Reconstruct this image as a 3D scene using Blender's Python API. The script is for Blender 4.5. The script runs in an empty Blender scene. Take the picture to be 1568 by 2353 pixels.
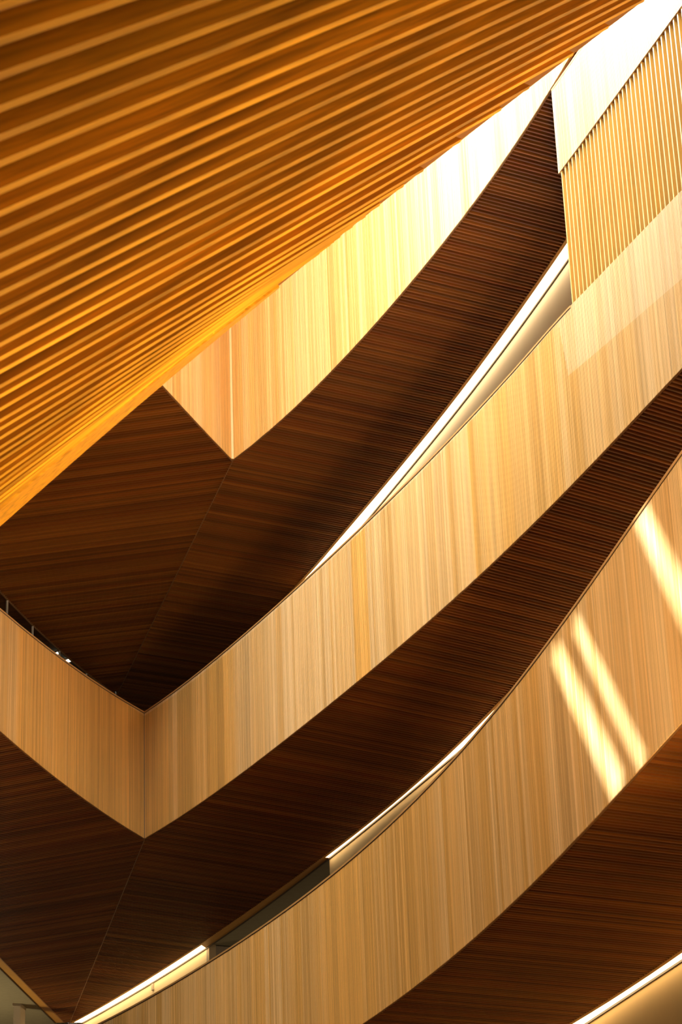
# Library atrium: curved slatted balustrades, dark slatted soffits, cove lights, slatted canopy edge in front
import bpy, bmesh, math, random
from mathutils import Vector, Matrix
from mathutils.geometry import tessellate_polygon
from bisect import bisect_right

scn = bpy.context.scene
C = scn.collection
RND = random.Random(7)
H = 1.6                                   # eye height; levels below are given above the eye
ZA, ZB, ZC = 15.25 + H, 10.50 + H, 5.81 + H    # undersides of the three galleries
TB, TC, TA = 12.48 + H, 7.73 + H, 21.0 + H     # tops of their balustrades
TH, RHO = math.atan(.4525), math.atan(494 / 12736)

# ------------------------------------------------------------------ camera
cam = bpy.data.cameras.new('camera'); co = bpy.data.objects.new('camera', cam); C.objects.link(co)
F = Vector((0, math.cos(TH), math.sin(TH))); U0 = Vector((0, -math.sin(TH), math.cos(TH))); R0 = Vector((1, 0, 0))
X = R0 * math.cos(RHO) - U0 * math.sin(RHO); Y = R0 * math.sin(RHO) + U0 * math.cos(RHO)
M = Matrix((X, Y, -F)).transposed().to_4x4(); M.translation = (0, 0, H)
co.matrix_world = M
cam.sensor_fit = 'HORIZONTAL'; cam.sensor_width = 24.0; cam.lens = 24.0 * 5556 / 1568
cam.clip_start = 0.1; cam.clip_end = 400
cam.dof.use_dof = True; cam.dof.focus_distance = 32.0; cam.dof.aperture_fstop = 8.0
scn.camera = co

# ------------------------------------------------------------------ world, sun, large lamps, exposure
scn.view_settings.view_transform = 'Standard'; scn.view_settings.look = 'None'
scn.view_settings.exposure = 0.0; scn.view_settings.gamma = 1.0
scn.view_settings.use_curve_mapping = False
scn.cycles.max_bounces = 8; scn.cycles.diffuse_bounces = 5
w = bpy.data.worlds.new('world'); scn.world = w; w.use_nodes = True
bg = w.node_tree.nodes['Background']; bg.inputs[0].default_value = (1.0, 0.80, 0.56, 1); bg.inputs[1].default_value = 0.10

def lamp(name, kind, energy, color, loc, direction, **kw):
    l = bpy.data.lights.new(name, kind); l.energy = energy; l.color = color
    for k, v in kw.items(): setattr(l, k, v)
    o = bpy.data.objects.new(name, l); C.objects.link(o); o.location = loc
    o.rotation_euler = Vector(direction).to_track_quat('-Z', 'Y').to_euler()
    return o
SUN = Vector((-0.35, -0.45, 0.82)).normalized()        # towards the sun
lamp('sun', 'SUN', 30.0, (.74, .87, 1.0), (0, 0, 40), -SUN, angle=math.radians(.25))
ROOF = 30.0
lamp('skylight', 'AREA', 2700, (.68, .84, 1.0), (-1.5, 22.3, 21.0), (.80, .20, -.56), shape='RECTANGLE', size=2.8, size_y=2.8)
lamp('roof_light', 'AREA', 8600, (1, .82, .56), (-4.0, 15.0, 29.6), (.12, .25, -1), shape='RECTANGLE', size=9, size_y=9)
lamp('front_fill', 'AREA', 900, (1, .80, .50), (4.0, -9.0, 8.0), (-.15, 1, .12), shape='RECTANGLE', size=10, size_y=7)  # added fill for the camera-facing slats; no window is known here
lamp('canopy_fill', 'AREA', 160, (1, .74, .36), (3.2, 9.5, 1.5), (-.75, -.1, .65), shape='RECTANGLE', size=2.5, size_y=2.5, spread=math.radians(110))  # added fill lamp, placed to brighten the canopy slat faces
lamp('soffit_fill', 'AREA', 850, (1, .68, .30), (2.7, 8.2, .8), (.03, 1, .82), shape='RECTANGLE', size=3, size_y=2, spread=math.radians(90))  # unseen fill, added to lift the right-hand soffit undersides
lamp('canopy_side_fill', 'AREA', 130, (1, .76, .32), (7.0, -4.0, 1.5), (-.58, 1, .86), shape='RECTANGLE', size=3, size_y=3, spread=math.radians(56))  # added fill for the shaded canopy slat sides, not a known lamp

# plan lines of the building, in metres (plan x, y), and the near canopy (x, y, z)
DATA = {'A_inner_left': [(-6.893, 30.476), (-6.767, 31.048), (-6.641, 31.62), (-6.515, 32.193), (-6.39, 32.765), (-6.264, 33.337), (-6.138, 33.909),
                  (-6.013, 34.481), (-5.887, 35.053), (-5.761, 35.625), (-5.635, 36.197), (-5.513, 36.77), (-5.388, 37.342), (-5.256, 37.913),
                  (-5.115, 38.481), (-4.965, 39.048), (-4.805, 39.611), (-4.636, 40.172), (-4.456, 40.729), (-4.264, 41.283)],
 'A_inner_right': [(-3.882, 43.173), (-3.605, 42.635), (-3.327, 42.098), (-3.05, 41.56), (-2.773, 41.022), (-2.496, 40.484), (-2.218, 39.947),
                   (-1.941, 39.409), (-1.684, 38.862), (-1.455, 38.302), (-1.227, 37.742), (-0.999, 37.182), (-0.77, 36.621), (-0.542, 36.061),
                   (-0.324, 35.497), (-0.114, 34.93), (0.098, 34.363), (0.309, 33.796), (0.52, 33.229), (0.728, 32.661), (0.935, 32.092),
                   (1.138, 31.523), (1.339, 30.952), (1.535, 30.379), (1.727, 29.806), (1.915, 29.231), (2.098, 28.654), (2.278, 28.076),
                   (2.454, 27.498), (2.626, 26.918), (2.796, 26.337), (2.964, 25.756), (3.132, 25.175), (3.3, 24.594), (3.469, 24.013),
                   (3.637, 23.431), (3.805, 22.85), (3.974, 22.269), (4.142, 21.688), (4.311, 21.107)],
 'A_left': [(-4.24, 23.543), (-4.049, 24.127), (-3.859, 24.711), (-3.668, 25.295), (-3.477, 25.879), (-3.286, 26.463), (-3.095, 27.047),
            (-2.904, 27.63), (-2.713, 28.214), (-2.523, 28.798), (-2.332, 29.382), (-2.141, 29.966), (-1.947, 30.549), (-1.75, 31.131),
            (-1.548, 31.711)],
 'A_right': [(-1.548, 31.711), (-1.226, 31.208), (-0.92, 30.695), (-0.63, 30.173), (-0.352, 29.644), (-0.085, 29.11), (0.174, 28.572), (0.425, 28.03),
             (0.669, 27.485), (0.906, 26.937), (1.137, 26.386), (1.361, 25.833), (1.578, 25.276), (1.786, 24.717), (1.987, 24.154), (2.178, 23.589),
             (2.36, 23.02), (2.532, 22.448), (2.695, 21.874), (2.861, 21.3)],
 'A_slot': [(-0.55, 36.699), (-0.346, 36.126), (-0.141, 35.554), (0.063, 34.982), (0.267, 34.41), (0.472, 33.838), (0.676, 33.266), (0.88, 32.693),
            (1.084, 32.121), (1.286, 31.548), (1.486, 30.974), (1.682, 30.399), (1.875, 29.823), (2.064, 29.246), (2.25, 28.667), (2.432, 28.087),
            (2.61, 27.506), (2.785, 26.925), (2.957, 26.342), (3.13, 25.759), (3.303, 25.177), (3.475, 24.594), (3.648, 24.012), (3.821, 23.429)],
 'B_inner_left': [(-6.711, 36.541), (-6.655, 37.14), (-6.599, 37.739), (-6.543, 38.338), (-6.487, 38.937), (-6.431, 39.536), (-6.375, 40.135),
                  (-6.319, 40.734), (-6.263, 41.333), (-6.207, 41.932), (-6.151, 42.531), (-6.095, 43.13), (-6.039, 43.729), (-5.983, 44.328),
                  (-5.927, 44.927), (-5.871, 45.526), (-5.815, 46.125), (-5.76, 46.724)],
 'B_inner_right': [(-5.591, 46.752), (-5.294, 46.229), (-5.004, 45.703), (-4.719, 45.173), (-4.439, 44.641), (-4.163, 44.106), (-3.892, 43.57),
                   (-3.624, 43.031), (-3.36, 42.491), (-3.099, 41.949), (-2.84, 41.406), (-2.584, 40.862), (-2.33, 40.316), (-2.079, 39.77),
                   (-1.83, 39.223), (-1.583, 38.674), (-1.339, 38.125), (-1.097, 37.574), (-0.858, 37.022), (-0.622, 36.469), (-0.389, 35.914),
                   (-0.159, 35.358), (0.066, 34.801), (0.287, 34.241), (0.504, 33.68), (0.715, 33.117), (0.92, 32.552), (1.12, 31.984),
                   (1.312, 31.415), (1.498, 30.843), (1.677, 30.268), (1.851, 29.693), (2.027, 29.118), (2.204, 28.543), (2.38, 27.968),
                   (2.557, 27.393), (2.734, 26.818), (2.91, 26.243), (3.087, 25.668), (3.263, 25.093), (3.44, 24.518), (3.617, 23.943),
                   (3.793, 23.368), (3.97, 22.793), (4.146, 22.218), (4.323, 21.643), (4.5, 21.069), (4.676, 20.494), (4.853, 19.919),
                   (5.029, 19.344), (5.206, 18.769), (5.383, 18.194), (5.559, 17.619), (5.736, 17.044), (5.912, 16.469)],
 'B_left': [(-5.657, 24.786), (-5.542, 25.284), (-5.427, 25.782), (-5.311, 26.281), (-5.196, 26.779), (-5.081, 27.277), (-4.966, 27.775),
            (-4.85, 28.273), (-4.735, 28.771), (-4.62, 29.269), (-4.506, 29.767), (-4.395, 30.266), (-4.277, 30.764), (-4.156, 31.261),
            (-4.028, 31.756), (-3.893, 32.249), (-3.752, 32.74), (-3.604, 33.23), (-3.448, 33.716), (-3.282, 34.2), (-3.106, 34.68)],
 'B_right': [(-3.106, 34.68), (-2.844, 34.257), (-2.592, 33.83), (-2.349, 33.397), (-2.113, 32.96), (-1.883, 32.52), (-1.657, 32.078),
             (-1.434, 31.634), (-1.215, 31.189), (-0.999, 30.742), (-0.785, 30.294), (-0.572, 29.845), (-0.362, 29.396), (-0.153, 28.945),
             (0.053, 28.494), (0.258, 28.041), (0.46, 27.588), (0.66, 27.134), (0.858, 26.678), (1.053, 26.221), (1.244, 25.763), (1.432, 25.304),
             (1.616, 24.843), (1.796, 24.38), (1.973, 23.916), (2.145, 23.45), (2.314, 22.983), (2.479, 22.515), (2.642, 22.046), (2.801, 21.576),
             (2.96, 21.106), (3.118, 20.635), (3.278, 20.165), (3.438, 19.695), (3.598, 19.225), (3.757, 18.755), (3.917, 18.285), (4.077, 17.814),
             (4.236, 17.344), (4.396, 16.874), (4.556, 16.404), (4.715, 15.934), (4.875, 15.464), (5.035, 14.994), (5.194, 14.524), (5.354, 14.054),
             (5.514, 13.583), (5.673, 13.113), (5.833, 12.643)],
 'B_slot': [(-5.42, 46.806), (-5.131, 46.283), (-4.845, 45.758), (-4.563, 45.23), (-4.284, 44.701), (-4.009, 44.17), (-3.738, 43.637),
            (-3.471, 43.102), (-3.208, 42.565), (-2.949, 42.026), (-2.694, 41.485), (-2.442, 40.943), (-2.195, 40.398), (-1.951, 39.852),
            (-1.711, 39.305), (-1.474, 38.755), (-1.241, 38.205), (-1.011, 37.653), (-0.784, 37.099), (-0.56, 36.545), (-0.339, 35.989),
            (-0.12, 35.433), (0.096, 34.875), (0.311, 34.317), (0.523, 33.758), (0.735, 33.199), (0.945, 32.639), (1.155, 32.079), (1.365, 31.519),
            (1.574, 30.959), (1.784, 30.399), (1.994, 29.839), (2.204, 29.279), (2.413, 28.719), (2.623, 28.158), (2.833, 27.598), (3.042, 27.038),
            (3.252, 26.478), (3.462, 25.918), (3.672, 25.358), (3.881, 24.798), (4.091, 24.238), (4.301, 23.678), (4.511, 23.118), (4.72, 22.558),
            (4.93, 21.998), (5.14, 21.438), (5.349, 20.878), (5.559, 20.318), (5.769, 19.758), (5.979, 19.198), (6.188, 18.638), (6.398, 18.078),
            (6.608, 17.518)],
 'B_slot_left': [(-6.817, 37.235), (-6.761, 37.828), (-6.705, 38.42), (-6.649, 39.013), (-6.593, 39.605), (-6.537, 40.197), (-6.481, 40.79),
                 (-6.425, 41.382), (-6.369, 41.974), (-6.313, 42.567), (-6.257, 43.159), (-6.201, 43.751), (-6.145, 44.344), (-6.089, 44.936),
                 (-6.032, 45.528), (-5.976, 46.121), (-5.92, 46.713)],
 'C_inner': [(0.569, 32.611), (0.746, 32.043), (0.922, 31.475), (1.098, 30.907), (1.274, 30.339), (1.45, 29.771), (1.626, 29.203), (1.803, 28.635),
             (1.979, 28.067), (2.155, 27.499), (2.331, 26.931), (2.508, 26.363), (2.679, 25.794), (2.842, 25.222), (2.999, 24.649), (3.15, 24.073),
             (3.297, 23.497), (3.445, 22.921), (3.593, 22.345), (3.741, 21.769), (3.889, 21.193), (4.037, 20.618), (4.185, 20.042), (4.333, 19.466),
             (4.48, 18.89), (4.628, 18.314), (4.776, 17.738), (4.924, 17.162), (5.072, 16.586), (5.22, 16.01), (5.368, 15.434), (5.516, 14.858),
             (5.664, 14.282), (5.812, 13.706), (5.96, 13.13)],
 'C_right': [(-5.226, 37.08), (-4.978, 36.648), (-4.73, 36.216), (-4.482, 35.783), (-4.234, 35.351), (-3.986, 34.918), (-3.738, 34.486),
             (-3.486, 34.056), (-3.241, 33.621), (-3.002, 33.184), (-2.769, 32.743), (-2.539, 32.301), (-2.314, 31.856), (-2.093, 31.409),
             (-1.876, 30.96), (-1.662, 30.51), (-1.453, 30.057), (-1.248, 29.603), (-1.047, 29.146), (-0.851, 28.688), (-0.66, 28.228),
             (-0.475, 27.765), (-0.294, 27.3), (-0.119, 26.833), (0.05, 26.364), (0.214, 25.893), (0.372, 25.421), (0.524, 24.946), (0.671, 24.47),
             (0.812, 23.992), (0.949, 23.512), (1.08, 23.031), (1.206, 22.549), (1.328, 22.065), (1.445, 21.581), (1.559, 21.095), (1.668, 20.609),
             (1.774, 20.122), (1.877, 19.634), (1.977, 19.146), (2.075, 18.657), (2.171, 18.167), (2.265, 17.678), (2.36, 17.189), (2.456, 16.699),
             (2.553, 16.21), (2.651, 15.721), (2.748, 15.232), (2.845, 14.744), (2.942, 14.255), (3.04, 13.766), (3.137, 13.277), (3.234, 12.788),
             (3.331, 12.299), (3.429, 11.81), (3.526, 11.321), (3.623, 10.832), (3.72, 10.343), (3.818, 9.854), (3.915, 9.365), (4.012, 8.876),
             (4.109, 8.387)],
 'C_slot': [(0.933, 32.699), (1.091, 32.117), (1.248, 31.535), (1.406, 30.953), (1.564, 30.372), (1.722, 29.79), (1.88, 29.208), (2.038, 28.627),
            (2.195, 28.045), (2.353, 27.463), (2.511, 26.881), (2.669, 26.3), (2.827, 25.718), (2.985, 25.136), (3.142, 24.555), (3.3, 23.973),
            (3.458, 23.391), (3.616, 22.809), (3.774, 22.228), (3.932, 21.646), (4.089, 21.064), (4.247, 20.483), (4.405, 19.901), (4.563, 19.319),
            (4.721, 18.738), (4.879, 18.156), (5.036, 17.574), (5.194, 16.992), (5.352, 16.411), (5.51, 15.829), (5.668, 15.247), (5.826, 14.666),
            (5.983, 14.084), (6.141, 13.502)],
 'canopy': [((-1.0, 1.192, 3.077), (0.96, 3.349, 5.71)), ((-1.035, 1.253, 3.075), (1.004, 3.546, 5.834)),
            ((-1.071, 1.318, 3.072), (1.048, 3.755, 5.964)), ((-1.109, 1.386, 3.069), (1.098, 3.978, 6.105)),
            ((-1.149, 1.457, 3.066), (1.15, 4.216, 6.254)), ((-1.191, 1.532, 3.063), (1.204, 4.468, 6.412)),
            ((-1.235, 1.61, 3.06), (1.262, 4.735, 6.579)), ((-1.282, 1.693, 3.056), (1.323, 5.02, 6.757)),
            ((-1.331, 1.78, 3.052), (1.398, 5.336, 6.961)), ((-1.382, 1.872, 3.049), (1.468, 5.659, 7.163)),
            ((-1.437, 1.969, 3.045), (1.542, 6.003, 7.378)), ((-1.494, 2.071, 3.04), (1.621, 6.367, 7.606)),
            ((-1.555, 2.179, 3.036), (1.714, 6.766, 7.862)), ((-1.619, 2.293, 3.031), (1.799, 7.171, 8.113)),
            ((-1.687, 2.414, 3.026), (1.889, 7.597, 8.378)), ((-1.759, 2.542, 3.021), (1.998, 8.066, 8.678)),
            ((-1.835, 2.677, 3.015), (2.094, 8.529, 8.965)), ((-1.921, 2.829, 3.008), (2.197, 8.967, 9.246)),
            ((-2.015, 2.997, 3.001), (2.281, 9.373, 9.497)), ((-2.105, 3.156, 2.995), (2.374, 9.783, 9.757)),
            ((-2.188, 3.304, 2.989), (2.463, 10.213, 10.023)), ((-2.276, 3.461, 2.982), (2.604, 10.816, 10.41)),
            ((-2.353, 3.599, 2.976), (2.71, 11.312, 10.719)), ((-2.443, 3.759, 2.969), (2.775, 11.632, 10.916)),
            ((-2.539, 3.929, 2.962), (2.904, 12.164, 11.261)), ((-2.632, 4.094, 2.955), (2.845, 12.379, 11.305)),
            ((-2.713, 4.238, 2.949), (2.643, 12.441, 11.159)), ((-2.816, 4.421, 2.942), (2.437, 12.447, 10.985)),
            ((-2.915, 4.597, 2.934), (2.238, 12.364, 10.778)), ((-3.037, 4.814, 2.925), (1.985, 12.255, 10.512)),
            ((-3.133, 4.986, 2.918), (1.738, 12.171, 10.264)), ((-3.229, 5.156, 2.911), (1.499, 12.098, 10.026)),
            ((-3.345, 5.362, 2.902), (1.214, 12.02, 9.748)), ((-3.428, 5.511, 2.896), (1.034, 11.975, 9.573)),
            ((-3.549, 5.725, 2.887), (0.781, 11.926, 9.334)), ((-3.66, 5.923, 2.879), (0.553, 11.892, 9.123)),
            ((-3.774, 6.125, 2.87), (0.435, 11.878, 9.016)), ((-3.907, 6.363, 2.86), (0.292, 11.867, 8.888)),
            ((-4.106, 6.715, 2.846), (0.207, 11.862, 8.813)), ((-4.263, 6.995, 2.834), (0.132, 11.858, 8.748)),
            ((-4.41, 7.257, 2.823), (0.058, 11.858, 8.684)), ((-4.7, 7.773, 2.801), (0.023, 11.856, 8.653)),
            ((-4.995, 8.297, 2.779), (-0.021, 11.856, 8.616)), ((-5.232, 8.718, 2.762), (-0.064, 11.857, 8.579)),
            ((-5.556, 9.295, 2.737), (-0.0, 11.856, 8.633)), ((-5.802, 9.733, 2.719), (-0.487, 11.697, 8.145)),
            ((-6.189, 10.421, 2.69), (-0.654, 11.634, 7.974)), ((-6.625, 11.197, 2.658), (-0.803, 11.605, 7.833)),
            ((-7.175, 12.175, 2.617), (-0.935, 11.585, 7.712))],
 'canopy_back': [(-1.077, 1.283, 3.191), (-2.734, 4.231, 3.067), (-7.726, 13.109, 2.695), (-3.822, 14.319, 6.578), (-3.528, 14.163, 6.762),
                 (-3.236, 14.009, 6.944), (-2.947, 13.856, 7.125), (-2.66, 13.704, 7.304), (-2.375, 13.554, 7.482), (-2.093, 13.404, 7.658),
                 (-1.812, 13.241, 7.828), (-1.536, 13.104, 8.004), (-1.265, 12.992, 8.188), (-0.996, 12.905, 8.38), (-0.729, 12.84, 8.58),
                 (-0.461, 12.795, 8.79), (-0.193, 12.771, 9.01), (0.078, 12.765, 9.24), (0.353, 12.778, 9.481), (0.633, 12.807, 9.735),
                 (0.919, 12.854, 10.0), (1.211, 12.916, 10.279), (1.512, 12.994, 10.571), (1.822, 13.087, 10.878), (2.143, 13.194, 11.201),
                 (2.536, 13.364, 11.613), (2.889, 13.517, 11.983), (1.84, 7.349, 8.366), (1.034, 3.606, 6.025)],
 'canopy_edge': [(-4.385, 13.74, 5.701), (-4.104, 13.592, 5.876), (-3.826, 13.444, 6.05), (-3.55, 13.298, 6.223), (-3.276, 13.154, 6.394),
                 (-3.005, 13.01, 6.563), (-2.736, 12.868, 6.731), (-2.47, 12.727, 6.897), (-2.206, 12.587, 7.063), (-1.944, 12.449, 7.226),
                 (-1.683, 12.297, 7.384), (-1.426, 12.169, 7.547), (-1.174, 12.066, 7.718), (-0.925, 11.985, 7.896), (-0.677, 11.924, 8.083),
                 (-0.429, 11.883, 8.278), (-0.179, 11.861, 8.482), (0.073, 11.855, 8.695), (0.328, 11.867, 8.92), (0.588, 11.894, 9.155),
                 (0.853, 11.937, 9.401), (1.125, 11.995, 9.66), (1.404, 12.067, 9.932), (1.693, 12.154, 10.217), (1.99, 12.254, 10.516),
                 (2.356, 12.412, 10.9), (2.683, 12.553, 11.243), (3.022, 12.7, 11.598), (3.374, 12.851, 11.967)],
 'canopy_fascia': [[(-4.385, 13.74, 5.701), (-4.074, 13.576, 5.895), (-3.766, 13.413, 6.088), (-3.461, 13.252, 6.278), (-3.16, 13.092, 6.467),
                    (-2.861, 12.934, 6.653), (-2.565, 12.777, 6.838), (-2.271, 12.622, 7.022), (-1.981, 12.468, 7.203), (-1.691, 12.302, 7.378),
                    (-1.408, 12.161, 7.56), (-1.129, 12.05, 7.75), (-0.853, 11.965, 7.949), (-0.579, 11.906, 8.159), (-0.303, 11.87, 8.379)],
                   [(-3.936, 12.283, 5.444), (-3.681, 12.22, 5.635), (-3.425, 12.157, 5.827), (-3.168, 12.093, 6.019), (-2.911, 12.029, 6.212),
                    (-2.653, 11.965, 6.405), (-2.394, 11.901, 6.599), (-2.134, 11.836, 6.794), (-1.873, 11.771, 6.989), (-1.609, 11.692, 7.18),
                    (-1.347, 11.634, 7.379), (-1.087, 11.605, 7.59), (-0.829, 11.635, 7.824), (-0.568, 11.7, 8.077), (-0.302, 11.816, 8.357)]],
 'canopy_normal': (0.6176, 0.3171, -0.7197),
 'lamps': [[(-5.2, 39.987, 17.15), (-5.116, 39.91, 17.15), (-5.105, 39.982, 17.15), (-5.179, 40.054, 17.15)],
           [(-5.059, 40.371, 17.15), (-4.942, 40.261, 17.15), (-4.929, 40.363, 17.15), (-5.031, 40.461, 17.15)]],
 'streaks': [[(2.303, 17.481, 9.407), (2.368, 17.147, 9.301), (2.597, 15.991, 7.733), (2.503, 16.461, 7.921)],
             [(1.792, 20.04, 9.223), (1.868, 19.678, 9.121), (2.159, 18.226, 7.413), (2.084, 18.608, 7.431)],
             [(1.933, 19.359, 9.236), (1.988, 19.092, 9.127), (2.273, 17.637, 7.357), (2.229, 17.866, 7.434)]]}


# ------------------------------------------------------------------ materials
def new_mat(name):
    m = bpy.data.materials.new(name); m.use_nodes = True
    nt = m.node_tree; b = nt.nodes['Principled BSDF']
    return m, nt, b
def plain(name, col, rough=.6, noise=.12, scale=4.0, metal=0):
    m, nt, b = new_mat(name)
    tc = nt.nodes.new('ShaderNodeTexCoord'); n = nt.nodes.new('ShaderNodeTexNoise'); n.inputs['Scale'].default_value = scale; n.inputs['Detail'].default_value = 6
    nt.links.new(tc.outputs['Object'], n.inputs['Vector'])
    r = nt.nodes.new('ShaderNodeMapRange'); r.inputs[3].default_value = 1 - noise; r.inputs[4].default_value = 1 + noise
    nt.links.new(n.outputs['Fac'], r.inputs[0])
    v = nt.nodes.new('ShaderNodeVectorMath'); v.operation = 'SCALE'; v.inputs[0].default_value = col
    nt.links.new(r.outputs[0], v.inputs['Scale']); nt.links.new(v.outputs[0], b.inputs['Base Color'])
    b.inputs['Roughness'].default_value = rough; b.inputs['Metallic'].default_value = metal
    return m
def emit(name, col, s):
    m, nt, b = new_mat(name)
    b.inputs['Base Color'].default_value = (.8, .8, .8, 1)
    b.inputs['Emission Color'].default_value = (*col, 1); b.inputs['Emission Strength'].default_value = s
    return m
def wood(name, pale, deep, src, stretch, tone=(.72, 1.18), grain=.25, rough=.5):
    """src 'attr': per-slat face attributes tint and tone; 'object': each slat object has its own random tone."""
    m, nt, b = new_mat(name); N = nt.nodes.new; L = nt.links.new
    if src == 'attr':
        a = N('ShaderNodeAttribute'); a.attribute_name = 'tint'; t = N('ShaderNodeAttribute'); t.attribute_name = 'tone'
        tint, ton = a.outputs['Fac'], t.outputs['Fac']
    else:
        oi = N('ShaderNodeObjectInfo'); ton = oi.outputs['Random']
        mm = N('ShaderNodeMath'); mm.operation = 'FRACT'; mu = N('ShaderNodeMath'); mu.operation = 'MULTIPLY'; mu.inputs[1].default_value = 7.31
        L(ton, mu.inputs[0]); L(mu.outputs[0], mm.inputs[0]); tint = mm.outputs[0]
    mix = N('ShaderNodeMix'); mix.data_type = 'RGBA'
    mix.inputs[6].default_value = (*pale, 1); mix.inputs[7].default_value = (*deep, 1); L(tint, mix.inputs[0])
    tc = N('ShaderNodeTexCoord'); mp = N('ShaderNodeMapping'); mp.inputs['Scale'].default_value = stretch
    L(tc.outputs['Object'], mp.inputs['Vector'])
    n = N('ShaderNodeTexNoise'); n.inputs['Scale'].default_value = 1; n.inputs['Detail'].default_value = 5; n.inputs['Distortion'].default_value = .6
    L(mp.outputs[0], n.inputs['Vector'])
    r1 = N('ShaderNodeMapRange'); r1.inputs[1].default_value = .25; r1.inputs[2].default_value = .75; r1.inputs[3].default_value = 1 - grain; r1.inputs[4].default_value = 1 + grain; L(n.outputs['Fac'], r1.inputs[0])
    r2 = N('ShaderNodeMapRange'); r2.inputs[3].default_value = tone[0]; r2.inputs[4].default_value = tone[1]; L(ton, r2.inputs[0])
    mul = N('ShaderNodeMath'); mul.operation = 'MULTIPLY'; L(r1.outputs[0], mul.inputs[0]); L(r2.outputs[0], mul.inputs[1])
    sc = N('ShaderNodeVectorMath'); sc.operation = 'SCALE'; L(mix.outputs[2], sc.inputs[0]); L(mul.outputs[0], sc.inputs['Scale'])
    L(sc.outputs[0], b.inputs['Base Color']); b.inputs['Roughness'].default_value = rough
    return m
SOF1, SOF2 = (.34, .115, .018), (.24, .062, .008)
MAT = {
    'fine': wood('hemlock_fine_slats', (.80, .555, .275), (.77, .39, .085), 'attr', (60, 60, .9), tone=(.70, 1.14), grain=.20),
    'slat': wood('hemlock_wide_slats', (.78, .51, .18), (.74, .45, .12), 'object', (.8, 25, 25), tone=(.9, 1.1), grain=.12),
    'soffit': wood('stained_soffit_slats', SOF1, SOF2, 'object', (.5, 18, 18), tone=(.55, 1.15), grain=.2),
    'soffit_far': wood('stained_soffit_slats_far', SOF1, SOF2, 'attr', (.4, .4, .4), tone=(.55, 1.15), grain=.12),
    'canopy': wood('cedar_canopy_slats', (.80, .385, .022), (.64, .29, .012), 'object', (1.1, 26, 26), tone=(.66, 1.18), grain=.5),
    'back': plain('dark_backing', (.10, .035, .012), .8),
    'canopy_back': plain('canopy_backing', (.30, .11, .02), .7),
    'panel': plain('panel_core', (.26, .12, .04), .7),
    'cap': plain('cap_wood', (.55, .28, .085), .45),
    'trim': plain('trim_wood', (.60, .30, .06), .5),
    'shadow_gap': plain('bronze_gap_shade', (.05, .03, .015), .5),  # dark metal trim; also the painted shade of the cap recess
    'plaster': plain('white_plaster', (.78, .74, .70), .8, .03),
    'cream': plain('cream_plaster', (.76, .62, .40), .8, .03),
    'ochre': plain('ochre_wall', (.55, .38, .17), .8, .06),
    'grey': plain('grey_paint', (.42, .36, .29), .8, .05),
    'concrete': plain('concrete', (.30, .26, .17), .85, .12, 9),
    'dim': plain('dark_ceiling_paint', (.06, .05, .03), .85, .1),
    'floor': plain('oak_floor', (.14, .085, .04), .5),
    'roof_mask': plain('roof_mask_lining', (.70, .55, .38), .7),
    'led': emit('warm_diffuser', (1, .72, .36), 7.0),
    'panel_light': emit('panel_light_diffuser', (1, .92, .72), 18.0),
    'white': plain('white_enamel', (.88, .86, .82), .4, .02),
    'metal': plain('satin_metal', (.75, .72, .66), .4, .04, 4, 0),
    'seam': plain('seam_strip', (.34, .17, .07), .6),
}
g, nt, b = new_mat('clear_glass'); b.inputs['Base Color'].default_value = (.86, .88, .82, 1); b.inputs['Transmission Weight'].default_value = 1; b.inputs['Roughness'].default_value = 0; b.inputs['IOR'].default_value = 1.45
MAT['glass'] = g

# ------------------------------------------------------------------ builders
def thing(name, label, cat, loc, group=None):
    o = bpy.data.objects.new(name, None); C.objects.link(o); o.location = loc; o.empty_display_size = .3
    o['label'] = label; o['category'] = cat
    if group: o['group'] = group
    return o
def base_of(p):
    v = Vector((0, 0, 0))
    while p is not None: v = v + p.location; p = p.parent
    return v
def mesh(name, verts, faces, mat, parent=None, attrs=None, kind=None, label=None, frame=None):
    off = base_of(parent)
    me = bpy.data.meshes.new(name)
    me.from_pydata([tuple(Vector(v) - off) for v in verts] if frame is None else verts, [], faces)
    me.materials.append(MAT[mat])
    if attrs:
        for k, vals in attrs.items():
            a = me.attributes.new(k, 'FLOAT', 'FACE'); a.data.foreach_set('value', vals)
    o = bpy.data.objects.new(name, me); C.objects.link(o)
    if frame is not None:
        f = frame.copy(); f.translation = f.translation - off; o.matrix_basis = f
    if parent is not None: o.parent = parent
    if kind: o['kind'] = kind
    if label: o['label'] = label
    return o
V2 = lambda p: Vector((p[0], p[1]))
def normals(pl):
    """right-hand side (towards the atrium and the eye) of a plan line, mitred"""
    pl = [V2(p) for p in pl]; out = []
    for i, p in enumerate(pl):
        ts = []
        if i: ts.append((pl[i] - pl[i - 1]).normalized())
        if i < len(pl) - 1: ts.append((pl[i + 1] - pl[i]).normalized())
        ns = [Vector((t.y, -t.x)) for t in ts]
        n = sum(ns, Vector((0, 0))).normalized(); out.append(n / max(.3, n.dot(ns[0])))
    return out
def offset(pl, d):
    return [V2(p) + n * d for p, n in zip(pl, normals(pl))]
class Plan:
    def __init__(s, pl):
        s.p = [V2(p) for p in pl]; s.a = [0.0]
        for i in range(1, len(s.p)): s.a.append(s.a[-1] + (s.p[i] - s.p[i - 1]).length)
        s.len = s.a[-1]
    def at(s, d):
        i = min(max(bisect_right(s.a, d) - 1, 0), len(s.p) - 2)
        t = (s.p[i + 1] - s.p[i]).normalized()
        return s.p[i] + t * (d - s.a[i]), Vector((t.y, -t.x))
def val(z, i): return z[i] if isinstance(z, (list, tuple)) else z
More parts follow.
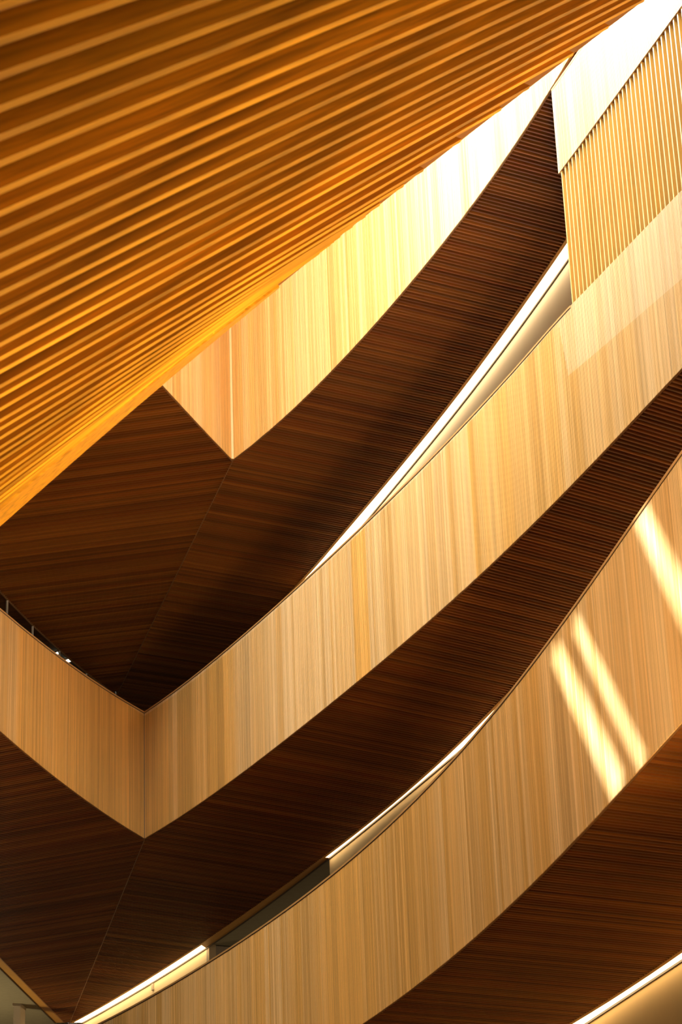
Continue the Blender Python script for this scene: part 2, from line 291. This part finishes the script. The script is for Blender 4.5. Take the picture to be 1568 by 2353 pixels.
def ribbon(pl_a, pl_b, z0, z1):
    """closed band between two plan lines a (front) and b (back), from z0 to z1 (numbers or lists)"""
    n = len(pl_a); v = []; f = []
    for i in range(n):
        a, b_ = pl_a[i], pl_b[i]
        v += [(a[0], a[1], val(z0, i)), (a[0], a[1], val(z1, i)), (b_[0], b_[1], val(z1, i)), (b_[0], b_[1], val(z0, i))]
    for i in range(n - 1):
        for k in range(4):
            p, q = i * 4 + k, i * 4 + (k + 1) % 4
            f.append((p, p + 4, q + 4, q))
    f.append((0, 1, 2, 3)); e = (n - 1) * 4; f.append((e + 3, e + 2, e + 1, e))
    return v, f
def prism(poly, z0, z1):
    n = len(poly); v = [(p[0], p[1], z0) for p in poly] + [(p[0], p[1], z1) for p in poly]
    tri = tessellate_polygon([[Vector((p[0], p[1], 0)) for p in poly]])
    f = [tuple(t) for t in tri] + [tuple(i + n for i in reversed(t)) for t in tri]
    f += [(i, (i + 1) % n, (i + 1) % n + n, i + n) for i in range(n)]
    return v, f
def box_frame(p0, p1, down):
    """frame with x along p0->p1 and z opposite to 'down', origin at p0"""
    x = (p1 - p0).normalized(); z = -(down - x * down.dot(x)).normalized(); y = z.cross(x)
    m = Matrix((x, y, z)).transposed().to_4x4(); m.translation = p0
    return m, (p1 - p0).length
def slat_box(L, wd, dp):
    v = [(0, -wd / 2, 0), (L, -wd / 2, 0), (L, wd / 2, 0), (0, wd / 2, 0), (0, -wd / 2, dp), (L, -wd / 2, dp), (L, wd / 2, dp), (0, wd / 2, dp)]
    return v, [(0, 3, 2, 1), (4, 5, 6, 7), (0, 1, 5, 4), (1, 2, 6, 5), (2, 3, 7, 6), (3, 0, 4, 7)]

def sub(pl, s0, s1, n=24):
    P = Plan(pl); return [tuple(P.at(s0 + (s1 - s0) * i / n)[0]) for i in range(n + 1)]
def arc_of(pl, q):
    P = Plan(pl); best = (9e9, 0); q = V2(q)
    for i in range(len(P.p) - 1):
        a, b_ = P.p[i], P.p[i + 1]; L = (b_ - a).length; t = max(0, min(1, (q - a).dot(b_ - a) / L / L)); e = (a + (b_ - a) * t - q).length
        if e < best[0]: best = (e, P.a[i] + t * L)
    return best[1]
def interp(x, xs, ys):
    if x <= xs[0]: return ys[0]
    for i in range(1, len(xs)):
        if x <= xs[i]: return ys[i - 1] + (ys[i] - ys[i - 1]) * (x - xs[i - 1]) / (xs[i] - xs[i - 1])
    return ys[-1]

def fine_slats(name, plan, zb, zt, tint, parent, pitch=.023, depth=.012, proud=0.0, s0=0.0, s1=None, joint=None):
    """vertical fine slats as one corrugated sheet; zb, zt and joint are functions of arc length"""
    s1 = plan.len if s1 is None else s1
    n = int((s1 - s0) / pitch); v = []; f = []; ti = []; to = []
    board = 0; left = 0
    for k in range(n):
        a = s0 + k * pitch
        if left <= 0: board = RND.uniform(0, 1); left = RND.choice((2, 3, 4, 6, 9, 14)); bt = RND.uniform(-.18, .18)
        left -= 1
        tone = min(1, max(0, .45 * board + .55 * RND.random())); bk = bt + (.5 - tone) * .45
        for (sa, sb, d) in ((a, a + pitch * .70, proud), (a + pitch * .70, a + pitch, proud - depth)):
            (pa, na), (pb, nb) = plan.at(sa), plan.at(sb)
            qa, qb = pa + na * d, pb + nb * d
            levels = [zb(sa), zt(sa)] if joint is None else [zb(sa), joint(sa), zt(sa)]
            i = len(v)
            for z in levels: v += [(qa.x, qa.y, z), (qb.x, qb.y, z)]
            for r in range(len(levels) - 1):
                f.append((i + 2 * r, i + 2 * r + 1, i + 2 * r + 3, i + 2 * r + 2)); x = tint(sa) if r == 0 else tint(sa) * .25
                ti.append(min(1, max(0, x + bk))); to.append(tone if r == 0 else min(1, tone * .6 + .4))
        # side cheeks of the slat
        for sa in (a, a + pitch * .70):
            pa, na = plan.at(sa); q0, q1 = pa + na * proud, pa + na * (proud - depth); i = len(v)
            v += [(q0.x, q0.y, zb(sa)), (q1.x, q1.y, zb(sa)), (q1.x, q1.y, zt(sa)), (q0.x, q0.y, zt(sa))]
            f.append((i, i + 1, i + 2, i + 3)); ti.append(min(1, max(0, tint(sa) + bk))); to.append(tone * .8)
    return mesh(name, v, f, 'fine', parent, {'tint': ti, 'tone': to}, 'stuff')

def clip_line(poly, o, u):
    """intervals of the line o + t u inside a plan polygon"""
    ts = []; n = len(poly); m = Vector((-u.y, u.x))
    for i in range(n):
        a, b_ = V2(poly[i]), V2(poly[(i + 1) % n]); da, db = (a - o).dot(m), (b_ - o).dot(m)
        if (da > 0) != (db > 0):
            k = da / (da - db); ts.append((a + (b_ - a) * k - o).dot(u))
    ts.sort(); return list(zip(ts[::2], ts[1::2]))
def soffit_slats(parent, poly, azimuth, z, near, limit=300, pitch=.07, wd=.024, dp=.075, mat='soffit'):
    """hanging slats in plan direction azimuth (degrees clockwise from straight ahead), clipped to the polygon; nearest ones are objects"""
    u = Vector((math.sin(math.radians(azimuth)), math.cos(math.radians(azimuth)))); m = Vector((-u.y, u.x))
    ds = [V2(p).dot(m) for p in poly]; lo, hi = min(ds), max(ds); rows = []
    k = math.ceil(lo / pitch)
    while k * pitch < hi:
        for t0, t1 in clip_line(poly, m * (k * pitch), u):
            if t1 - t0 > .12: rows.append((m * (k * pitch) + u * t0, m * (k * pitch) + u * t1))
        k += 1
    rows.sort(key=lambda r: ((r[0] + r[1]) / 2 - Vector(near)).length)
    rest_v, rest_f, rt, ro = [], [], [], []
    for i, (a, b_) in enumerate(rows):
        p0, p1 = Vector((a.x, a.y, z)), Vector((b_.x, b_.y, z))
        fr, L = box_frame(p0, p1, Vector((0, 0, -1))); v, f = slat_box(L, wd, dp)
        if i < limit: mesh('slat', v, f, mat, parent, frame=fr)
        else:
            q = len(rest_v); rest_v += [fr @ Vector(p) for p in v]; rest_f += [tuple(j + q for j in t) for t in f]; r = RND.random(); rt += [r] * 6; ro += [RND.random()] * 6
    if rest_f: mesh('far_slats', rest_v, rest_f, mat + '_far', parent, {'tint': rt, 'tone': ro}, kind='stuff')
    return len(rows)

D = DATA
# ------------------------------------------------------------------ floor and roof
floor = mesh('floor', *prism([(-30, -25), (30, -25), (30, 70), (-30, 70)], -.3, 0), 'floor'); floor['kind'] = 'structure'
# roof added out of view to block the sun, slots shaped to cast the streaks
def to_roof(p, z=ROOF): 
    p = Vector(p); return p + SUN * ((z - p.z) / SUN.z)
hits = D['streaks']                 # where the three bands of sun fall on the balustrade
holes = [[to_roof(p) for p in q] for q in hits]
outer = [(-45, -45), (45, -45), (45, 75), (-45, 75)]
loops = [[Vector((x, y, 0)) for x, y in outer]] + [[Vector((p.x, p.y, 0)) for p in q] for q in holes]
flat = [p for l in loops for p in l]
rv = [(p.x, p.y, ROOF) for p in flat]
roof_mask = mesh('ceiling', rv, [tuple(t) for t in tessellate_polygon(loops)], 'roof_mask'); roof_mask['kind'] = 'structure'

# ------------------------------------------------------------------ balustrades
def balustrade(name, label, pl, zb, zt, tint, cap=True, corner=None, joint=None, cap_end=None):
    plan = Plan(pl)
    t = thing(name, label, 'balustrade', (pl[len(pl) // 2][0], pl[len(pl) // 2][1], zb(0)))
    zbl = [zb(a) for a in plan.a]; ztl = [zt(a) for a in plan.a]
    mesh('panel', *ribbon(offset(pl, -.013), offset(pl, -.032), [z + .001 for z in zbl], ztl), 'panel', t)
    fine_slats('fine_slats', plan, zb, zt, tint, t, joint=joint)
    if cap:
        if cap_end: pl = [q for q, a in zip(plan.p, plan.a) if a < cap_end - .02] + [plan.at(cap_end)[0]]; ztl = [zt(a) for a in Plan(pl).a]
        mesh('shadow_gap', *ribbon(offset(pl, .0015), offset(pl, -.012), [z - .030 for z in ztl], [z - .018 for z in ztl]), 'shadow_gap', t)  # dark ribbon painted in for the shaded recess under the cap
        mesh('cap_rail', *ribbon(offset(pl, .004), offset(pl, -.12), [z - .019 for z in ztl], [z + .004 for z in ztl]), 'cap', t)
    if corner is not None:
        p, n = plan.at(corner - .001); p2, n2 = plan.at(corner + .001); nn = (n + n2).normalized()
        q = [p + nn * .035 + Vector((-nn.y, nn.x)) * .016, p + nn * .035 - Vector((-nn.y, nn.x)) * .016, p - Vector((-nn.y, nn.x)) * .016, p + Vector((-nn.y, nn.x)) * .016]
        mesh('corner_bead', *prism(q, zb(corner), zt(corner)), 'trim', t)
    return t, plan
A = D['A_left'] + D['A_right'][1:]
cornerA = Plan(D['A_left']).len
tintA = lambda s: interp(s - cornerA, [-6, 0, 4, 8, 14], [.8, .85, .75, .25, .0])  # paler to the right: daylight whiteness put into the wood tint
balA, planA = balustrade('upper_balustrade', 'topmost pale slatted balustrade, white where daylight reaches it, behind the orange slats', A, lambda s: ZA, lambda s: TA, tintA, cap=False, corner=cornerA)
B = D['B_left'] + D['B_right'][1:]
cornerB = Plan(D['B_left']).len
sW = cornerB + arc_of(D['B_right'], (2.515, 22.40))          # where the slatted wall begins
ztB = lambda s: H + interp(s - cornerB, [-12, -6, 0, 9, 13.2, 16.2, 19], [11.77, 12.13, 12.49, 12.48, 12.46, 12.23, 12.1])
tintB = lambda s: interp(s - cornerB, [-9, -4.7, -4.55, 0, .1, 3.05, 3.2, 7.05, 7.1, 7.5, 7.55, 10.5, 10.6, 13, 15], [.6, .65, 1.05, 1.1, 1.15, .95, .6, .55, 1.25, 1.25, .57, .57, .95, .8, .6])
jointB = lambda s: H + interp(s - cornerB, [13.15, 13.3, 16.0, 20], [12.42, 11.70, 11.36, 10.95])
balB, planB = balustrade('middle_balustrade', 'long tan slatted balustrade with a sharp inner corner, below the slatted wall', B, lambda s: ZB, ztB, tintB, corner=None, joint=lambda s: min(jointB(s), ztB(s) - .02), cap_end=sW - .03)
p, n = planB.at(cornerB - .001)
mesh('corner_joint', *prism([p + Vector((.004, -.008)), p + Vector((-.002, -.010)), p + Vector((-.004, .0)), p + Vector((.004, .0))], ZB, ztB(cornerB)), 'shadow_gap', balB)
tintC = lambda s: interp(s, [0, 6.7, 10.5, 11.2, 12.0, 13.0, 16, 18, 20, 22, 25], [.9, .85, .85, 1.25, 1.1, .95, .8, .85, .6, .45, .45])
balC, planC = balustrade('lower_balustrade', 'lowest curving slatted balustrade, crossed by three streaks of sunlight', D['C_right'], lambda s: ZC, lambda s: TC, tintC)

shieldD, planD = balustrade('uplight_shield', 'unseen slatted shield added below the frame to block the uplights', [(-9, 25), (-5, 21.5), (-1, 17.5), (2, 14.0), (3.6, 11.5), (4.6, 9.0), (5.6, 5.5), (6.4, 1.0)], lambda s: 2.2, lambda s: 4.5, lambda s: .4)  # balustrade-shaped blocker, added to keep uplight off the lowest soffit
shieldD['kind'] = 'structure'; del shieldD['category']

# ------------------------------------------------------------------ soffits
def soffit(name, label, outer_l, outer_r, inner_l, inner_r, ci, z, azl, azr, near):
    """outer lines run left end -> corner -> right end; inner lines likewise; ci is the inner corner"""
    t = thing(name, label, 'soffit', (outer_r[0][0], outer_r[0][1], z))
    co_ = outer_r[0]
    whole = offset((list(outer_l[:-1]) if outer_l else []) + list(outer_r), -.036)
    k = len(outer_l) - 1 if outer_l else 0
    outer_l, outer_r = (whole[:k + 1] if outer_l else None), whole[k:]; co_ = outer_r[0]
    right = list(outer_r) + list(reversed(inner_r)) + [ci]
    full = (list(outer_l[:-1]) if outer_l else []) + right + (list(reversed(inner_l)) if inner_l else [])
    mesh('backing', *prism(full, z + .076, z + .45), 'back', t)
    n = soffit_slats(t, right, azr, z, near, 300 if not outer_l else 230)
    if outer_l:
        left = list(outer_l) + [ci] + list(reversed(inner_l))
        n2 = soffit_slats(t, left, azl, z, near, 70)
        a, b_ = V2(co_), V2(ci); d = (b_ - a).normalized(); m = Vector((-d.y, d.x)) * .005
        mesh('seam_strip', *prism([a + m, a - m, b_ - m, b_ + m], z - .004, z + .05), 'seam', t)
        mesh('edge_trim', *ribbon(offset(inner_l, .018), inner_l, z - .002, z + .12), 'seam', t)
    mesh('edge_trim', *ribbon(offset(inner_r, .045), inner_r, z - .004, z + .12), 'trim', t)
    # dark edge board behind the balustrade foot
    return t
ciA, ciB = (-4.22, 41.45), (-5.68, 46.90)
extend = lambda pl, d: list(pl) + [tuple(V2(pl[-1]) + (V2(pl[-1]) - V2(pl[-2])).normalized() * d)]
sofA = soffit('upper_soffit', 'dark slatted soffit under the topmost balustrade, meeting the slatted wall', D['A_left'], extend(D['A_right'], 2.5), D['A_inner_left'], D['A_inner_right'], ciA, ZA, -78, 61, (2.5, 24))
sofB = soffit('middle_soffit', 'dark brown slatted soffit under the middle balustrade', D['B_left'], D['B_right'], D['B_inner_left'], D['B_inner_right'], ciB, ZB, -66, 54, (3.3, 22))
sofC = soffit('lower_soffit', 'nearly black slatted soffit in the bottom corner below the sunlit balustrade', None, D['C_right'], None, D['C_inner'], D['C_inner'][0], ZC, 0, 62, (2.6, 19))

# ------------------------------------------------------------------ cove lights, walls below them
def cove(label, inner, slot, z, s_in, s_sl, n=30):
    """strip light in the slot between the soffit edge and the wall head"""
    a = sub(inner, *s_in, n); b_ = sub(slot, *s_sl, n)
    t = thing('cove_light', label, 'light', (a[0][0], a[0][1], z))
    mesh('diffuser', *ribbon(a, b_, z + .012, z + .03), 'led', t)
    mesh('housing', *ribbon(a, b_, z + .032, z + .12), 'metal', t)
    return t
def head_trim(name, pl, z, parent=None):
    return mesh(name, *ribbon(offset(pl, .006), offset(pl, -.008), z - .012, z + .13), 'shadow_gap', parent)
iA, sA = D['A_inner_right'], D['A_slot']
LA, SA = Plan(iA).len, Plan(sA).len
cove('bright cove light strip along the upper soffit, running up to the slatted wall', iA, sA, ZA, (1.0, LA), (max(0, arc_of(sA, iA[2])), SA))
wa = mesh('wall_back', *ribbon(offset(sA, -.012), offset(sA, -.2), ZA - 4.6, ZA + .4), 'plaster'); wa['kind'] = 'structure'
o = head_trim('trim_1', sA, ZA); o['kind'] = 'structure'

iB, sB = D['B_inner_right'], D['B_slot']
b1, b2 = arc_of(sB, (-2.58, 41.27)), arc_of(sB, (-.34, 36.16))
l1, l2 = arc_of(iB, (-2.71, 41.13)), arc_of(iB, (-.44, 36.10))
cove('shorter cove light strip near the bottom edge, left of the concrete recess', iB, sB, ZB, (0, l1), (0, b1 - .12))
cove('long cove light strip along the middle soffit, right of the concrete recess', iB, sB, ZB, (l2, Plan(iB).len), (b2 + .02, Plan(sB).len))
fill = sub(iB, l1, l2), sub(sB, b1 - .12, b2 + .02)
fp = mesh('slot_panel', *ribbon(fill[0], fill[1], ZB + .008, ZB + .03), 'trim', sofB)
o = head_trim('trim_2', sB, ZB); o['kind'] = 'structure'
left_wall, right_wall = sub(sB, 0, b1), sub(sB, b2, Plan(sB).len)
o = mesh('wall_left', *ribbon(offset(left_wall, -.012), offset(left_wall, -.14), ZB - 4.6, ZB + .05), 'cream'); o['kind'] = 'structure'
o = mesh('wall_middle', *ribbon(offset(right_wall, -.012), offset(right_wall, -.14), ZB - 4.6, ZB + .05), 'cream'); o['kind'] = 'structure'
# grey partition returning into the recess and the concrete slab over it
q0 = Vector((-2.58, 41.27)); q1 = q0 + Vector((.33, .16)).normalized() * 4
nn = Vector((-.16, .33)).normalized()
o = mesh('wall_recess', *prism([q0, q1, q1 + nn * .12, q0 + nn * .12], ZB - 4.6, ZB + .03), 'grey'); o['kind'] = 'structure'
rs = sub(sB, 0, Plan(sB).len, 30)
slab = [tuple(V2(p)) for p in rs] + [(16, 30), (16, 62), (-8, 62)]
o = mesh('ceiling_recess', *prism(slab, ZB + .045, ZB + .4), 'concrete'); o['kind'] = 'structure'
lamp('recess_fill', 'AREA', 60, (1, .80, .45), (3.5, 43, ZB - 3.0), (-.3, -.1, 1), shape='DISK', size=.8)  # unseen fill, added to brighten the concrete recess
lamp('corner_fill', 'AREA', 90, (1, .80, .45), (-8.5, 44, ZB - 3.2), (.15, 0, 1), shape='DISK', size=.8)  # unseen fill, added to brighten the concrete at the left corner
# small grey box on the left lit wall
p, n = Plan(sB).at(arc_of(sB, (-3.77, 43.70))); t2 = Vector((n.y, -n.x))
q = p + n * -.02
wb = mesh('wall_box', *prism([q - t2 * .04, q + t2 * .04, q + t2 * .04 + n * .035, q - t2 * .04 + n * .035], H + 10.36, H + 10.475), 'grey')
wb['label'] = 'small grey box fixed to the glowing wall near the bottom edge'; wb['category'] = 'wall box'

# left arm of the middle level: concrete wall side, column and duct seen past the soffit edge
sL, iL = D['B_slot_left'], D['B_inner_left']
mesh('slot_panel', *ribbon(sub(iL, 0, Plan(iL).len), sub(sL, 0, Plan(sL).len), ZB + .008, ZB + .028), 'trim', sofB)
o = head_trim('trim_3', sL, ZB); o['kind'] = 'structure'
o = mesh('ceiling_corner', *prism([tuple(V2(p)) for p in sL] + [(-5.75, 62), (-26, 62), (-26, 30)], ZB + .03, ZB + .4), 'concrete'); o['kind'] = 'structure'
col = thing('concrete_column', 'pale square column under the concrete slab, bottom left corner', 'column', (-6.42, 45.22, 0))
mesh('shaft', *prism([(-6.50, 45.04), (-6.38, 45.10), (-6.33, 45.42), (-6.46, 45.40)], 0, ZB - .02), 'plaster', col)
mesh('collar', *prism([(-6.515, 45.02), (-6.365, 45.09), (-6.32, 45.44), (-6.475, 45.42)], ZB - .02, ZB + .03), 'grey', col)

# lower cove light and its wall
iC, sC = D['C_inner'], D['C_slot']
cove('cove light strip in the bottom right corner, under the lowest soffit', iC, sC, ZC, (0, Plan(iC).len), (0, Plan(sC).len))
o = mesh('wall_lower', *ribbon(offset(sC, -.012), offset(sC, -.2), 0, ZC + .4), 'ochre'); o['kind'] = 'structure'
o = head_trim('trim_4', sC, ZC); o['kind'] = 'structure'

# ------------------------------------------------------------------ slatted wall and bulkhead on the right
wall_pl = sub(B, sW, planB.len, 20); wall_plan = Plan(wall_pl)
wr = thing('wall_right', 'recessed wall of wide golden slats between white bulkhead and middle balustrade', 'wall', (wall_pl[0][0], wall_pl[0][1], 12.4 + H)); wr['kind'] = 'structure'
ztW = lambda s: ztB(s + sW)
mesh('backing', *ribbon(offset(wall_pl, -.075), offset(wall_pl, -.30), [ztW(a) for a in wall_plan.a], 15.1 + H), 'panel', wr)
k = 0; pitch = .095
while k * pitch + .03 < wall_plan.len:
    s = k * pitch + .016; p, n = wall_plan.at(s)
    z0 = ztW(s) + .001; fr = Matrix((Vector((0, 0, 1)), Vector((n.y, -n.x, 0)), Vector((-n.x, -n.y, 0)))).transposed().to_4x4()
    q = p - n * .008; fr.translation = (q.x, q.y, z0)
    v, f = slat_box(14.085 + H - z0, .024, .067)
    mesh('slat', v, f, 'slat', wr, frame=fr); k += 1
s2 = sW - .04
bh_pl = sub(B, s2, planB.len, 20); bh = Plan(bh_pl)
bk = thing('slatted_bulkhead', 'white finely slatted bulkhead over the wide golden slats, bright with daylight', 'bulkhead', (bh_pl[0][0], bh_pl[0][1], 14.08 + H))
fine_slats('fine_slats', bh, lambda s: 14.08 + H, lambda s: 15.14 + H, lambda s: .0, bk, proud=.004)  # palest tint: daylight whitening put into the slat colour
mesh('panel', *ribbon(offset(bh_pl, -.009), offset(bh_pl, -.075), 14.082 + H, 15.14 + H), 'panel', bk)
mesh('cap_rail', *ribbon(offset(bh_pl, .006), offset(bh_pl, -.08), 15.142 + H, 15.17 + H), 'cap', bk)

# ------------------------------------------------------------------ glazing and lights behind the left arm of the middle level
gl = D['A_inner_left']; gp = Plan(gl)
gs = thing('glass_screen', 'dark glass screen with thin white mullions behind the left end of the middle balustrade', 'glass screen', (gl[0][0], gl[0][1], ZB))
mp = [(-6.06, 34.4), (-5.82, 35.52), (-5.57, 36.67), (-5.30, 37.84), (-5.00, 39.04), (-4.66, 40.19)]
arcs = [arc_of(gl, q) for q in mp] + [gp.len - .6]
for i in range(len(arcs) - 1):
    seg = sub(gl, arcs[i] + .02, arcs[i + 1] - .02, 4)
    mesh('pane', *ribbon(offset(seg, .006), offset(seg, -.006), ZB + .9, ZA - .022), 'glass', gs)
for s in arcs[:-1]:
    p, n = gp.at(s); t2 = Vector((n.y, -n.x)) * .008
    mesh('mullion', *prism([p + t2 + n * .02, p - t2 + n * .02, p - t2 - n * .02, p + t2 - n * .02], ZB + .9, ZA - .02), 'white', gs)
mesh('head_rail', *ribbon(offset(gl, .012), offset(gl, -.012), ZA - .022, ZA - .003), 'seam', gs)
mesh('sill_rail', *ribbon(offset(gl, .03), offset(gl, -.03), ZB + .84, ZB + .9), 'seam', gs)
o = mesh('ceiling_left', *prism([tuple(V2(p)) for p in offset(gl, -.05)] + [(-4.32, 41.7), (-5.0, 62), (-26, 62), (-26, 30)], ZA + .33, ZA + .45), 'dim'); o['kind'] = 'structure'
for i, q in enumerate(D['lamps']):
    c = sum((Vector(p) for p in q), Vector()) / 4
    t = thing('ceiling_panel_light', ('small bright ceiling light beside a mullion, behind the glass screen' if i == 0 else 'larger bright ceiling light behind the glass screen, nearer the corner'), 'light', (c.x, c.y, ZA + .3), 'ceiling lights behind the glass')
    mesh('diffuser', *prism([(p[0], p[1]) for p in q], ZA + .295, ZA + .305), 'panel_light', t)
    g2 = [((p[0] - c.x) * 1.12 + c.x, (p[1] - c.y) * 1.12 + c.y) for p in q]
    mesh('frame', *prism(g2, ZA + .306, ZA + .33), 'metal', t)

# ------------------------------------------------------------------ slatted canopy in the foreground
cn = D['canopy']
can = thing('slatted_canopy', 'near orange slatted underside, slightly out of focus, across the upper left', 'canopy', cn[len(cn) // 2][1])
NC = Vector(D['canopy_normal'])
n = len(cn)
for i, (a, b_) in enumerate(cn):
    a, b_ = Vector(a), Vector(b_)
    d = (b_ - a).normalized(); view = (a.lerp(b_, .3) - Vector((0, 0, H))); view = -(view - d * view.dot(d)).normalized()
    nn = (NC - d * NC.dot(d)).normalized()
    fr, L = box_frame(a, b_, nn * math.cos(.45) + (view - nn * view.dot(nn)).normalized() * math.sin(.45))
    wd = interp(i, [0, 20, 34, n], [.022, .022, .021, .020])
    v, f = slat_box(L, wd, .085)
    mesh('slat', v, f, 'canopy', can, frame=fr)
bp = [Vector(p) for p in D['canopy_back']]; m_ = len(bp)
ux = (bp[1] - bp[0]).normalized(); uy = NC.cross(ux)
tri = tessellate_polygon([[Vector(((p - bp[0]).dot(ux), (p - bp[0]).dot(uy), 0)) for p in bp]])
bk_v = [tuple(p) for p in bp] + [tuple(p - NC * .12) for p in bp]
bk_f = [tuple(t) for t in tri] + [tuple(j + m_ for j in reversed(t)) for t in tri] + [(j, (j + 1) % m_, (j + 1) % m_ + m_, j + m_) for j in range(m_)]
mesh('backing', bk_v, bk_f, 'canopy_back', can)
lo, up = D['canopy_fascia']; n = len(lo); fv = []; ff = []
for a, b_ in zip(lo, up):
    a, b_ = Vector(a), Vector(b_); fv += [a + NC * .01, b_ + NC * .01, b_ - NC * .03, a - NC * .03]
for i in range(n - 1):
    for k in range(4):
        p, q = i * 4 + k, i * 4 + (k + 1) % 4; ff.append((p, p + 4, q + 4, q))
ff += [(0, 1, 2, 3), (n * 4 - 1, n * 4 - 2, n * 4 - 3, n * 4 - 4)]
mesh('edge_board', fv, ff, 'canopy', can)

# ------------------------------------------------------------------ outward-facing normals everywhere
for me in bpy.data.meshes:
    if me.name.startswith(('fine_slats', 'far_slats')): continue
    bm = bmesh.new(); bm.from_mesh(me); bmesh.ops.recalc_face_normals(bm, faces=bm.faces); bm.to_mesh(me); bm.free()
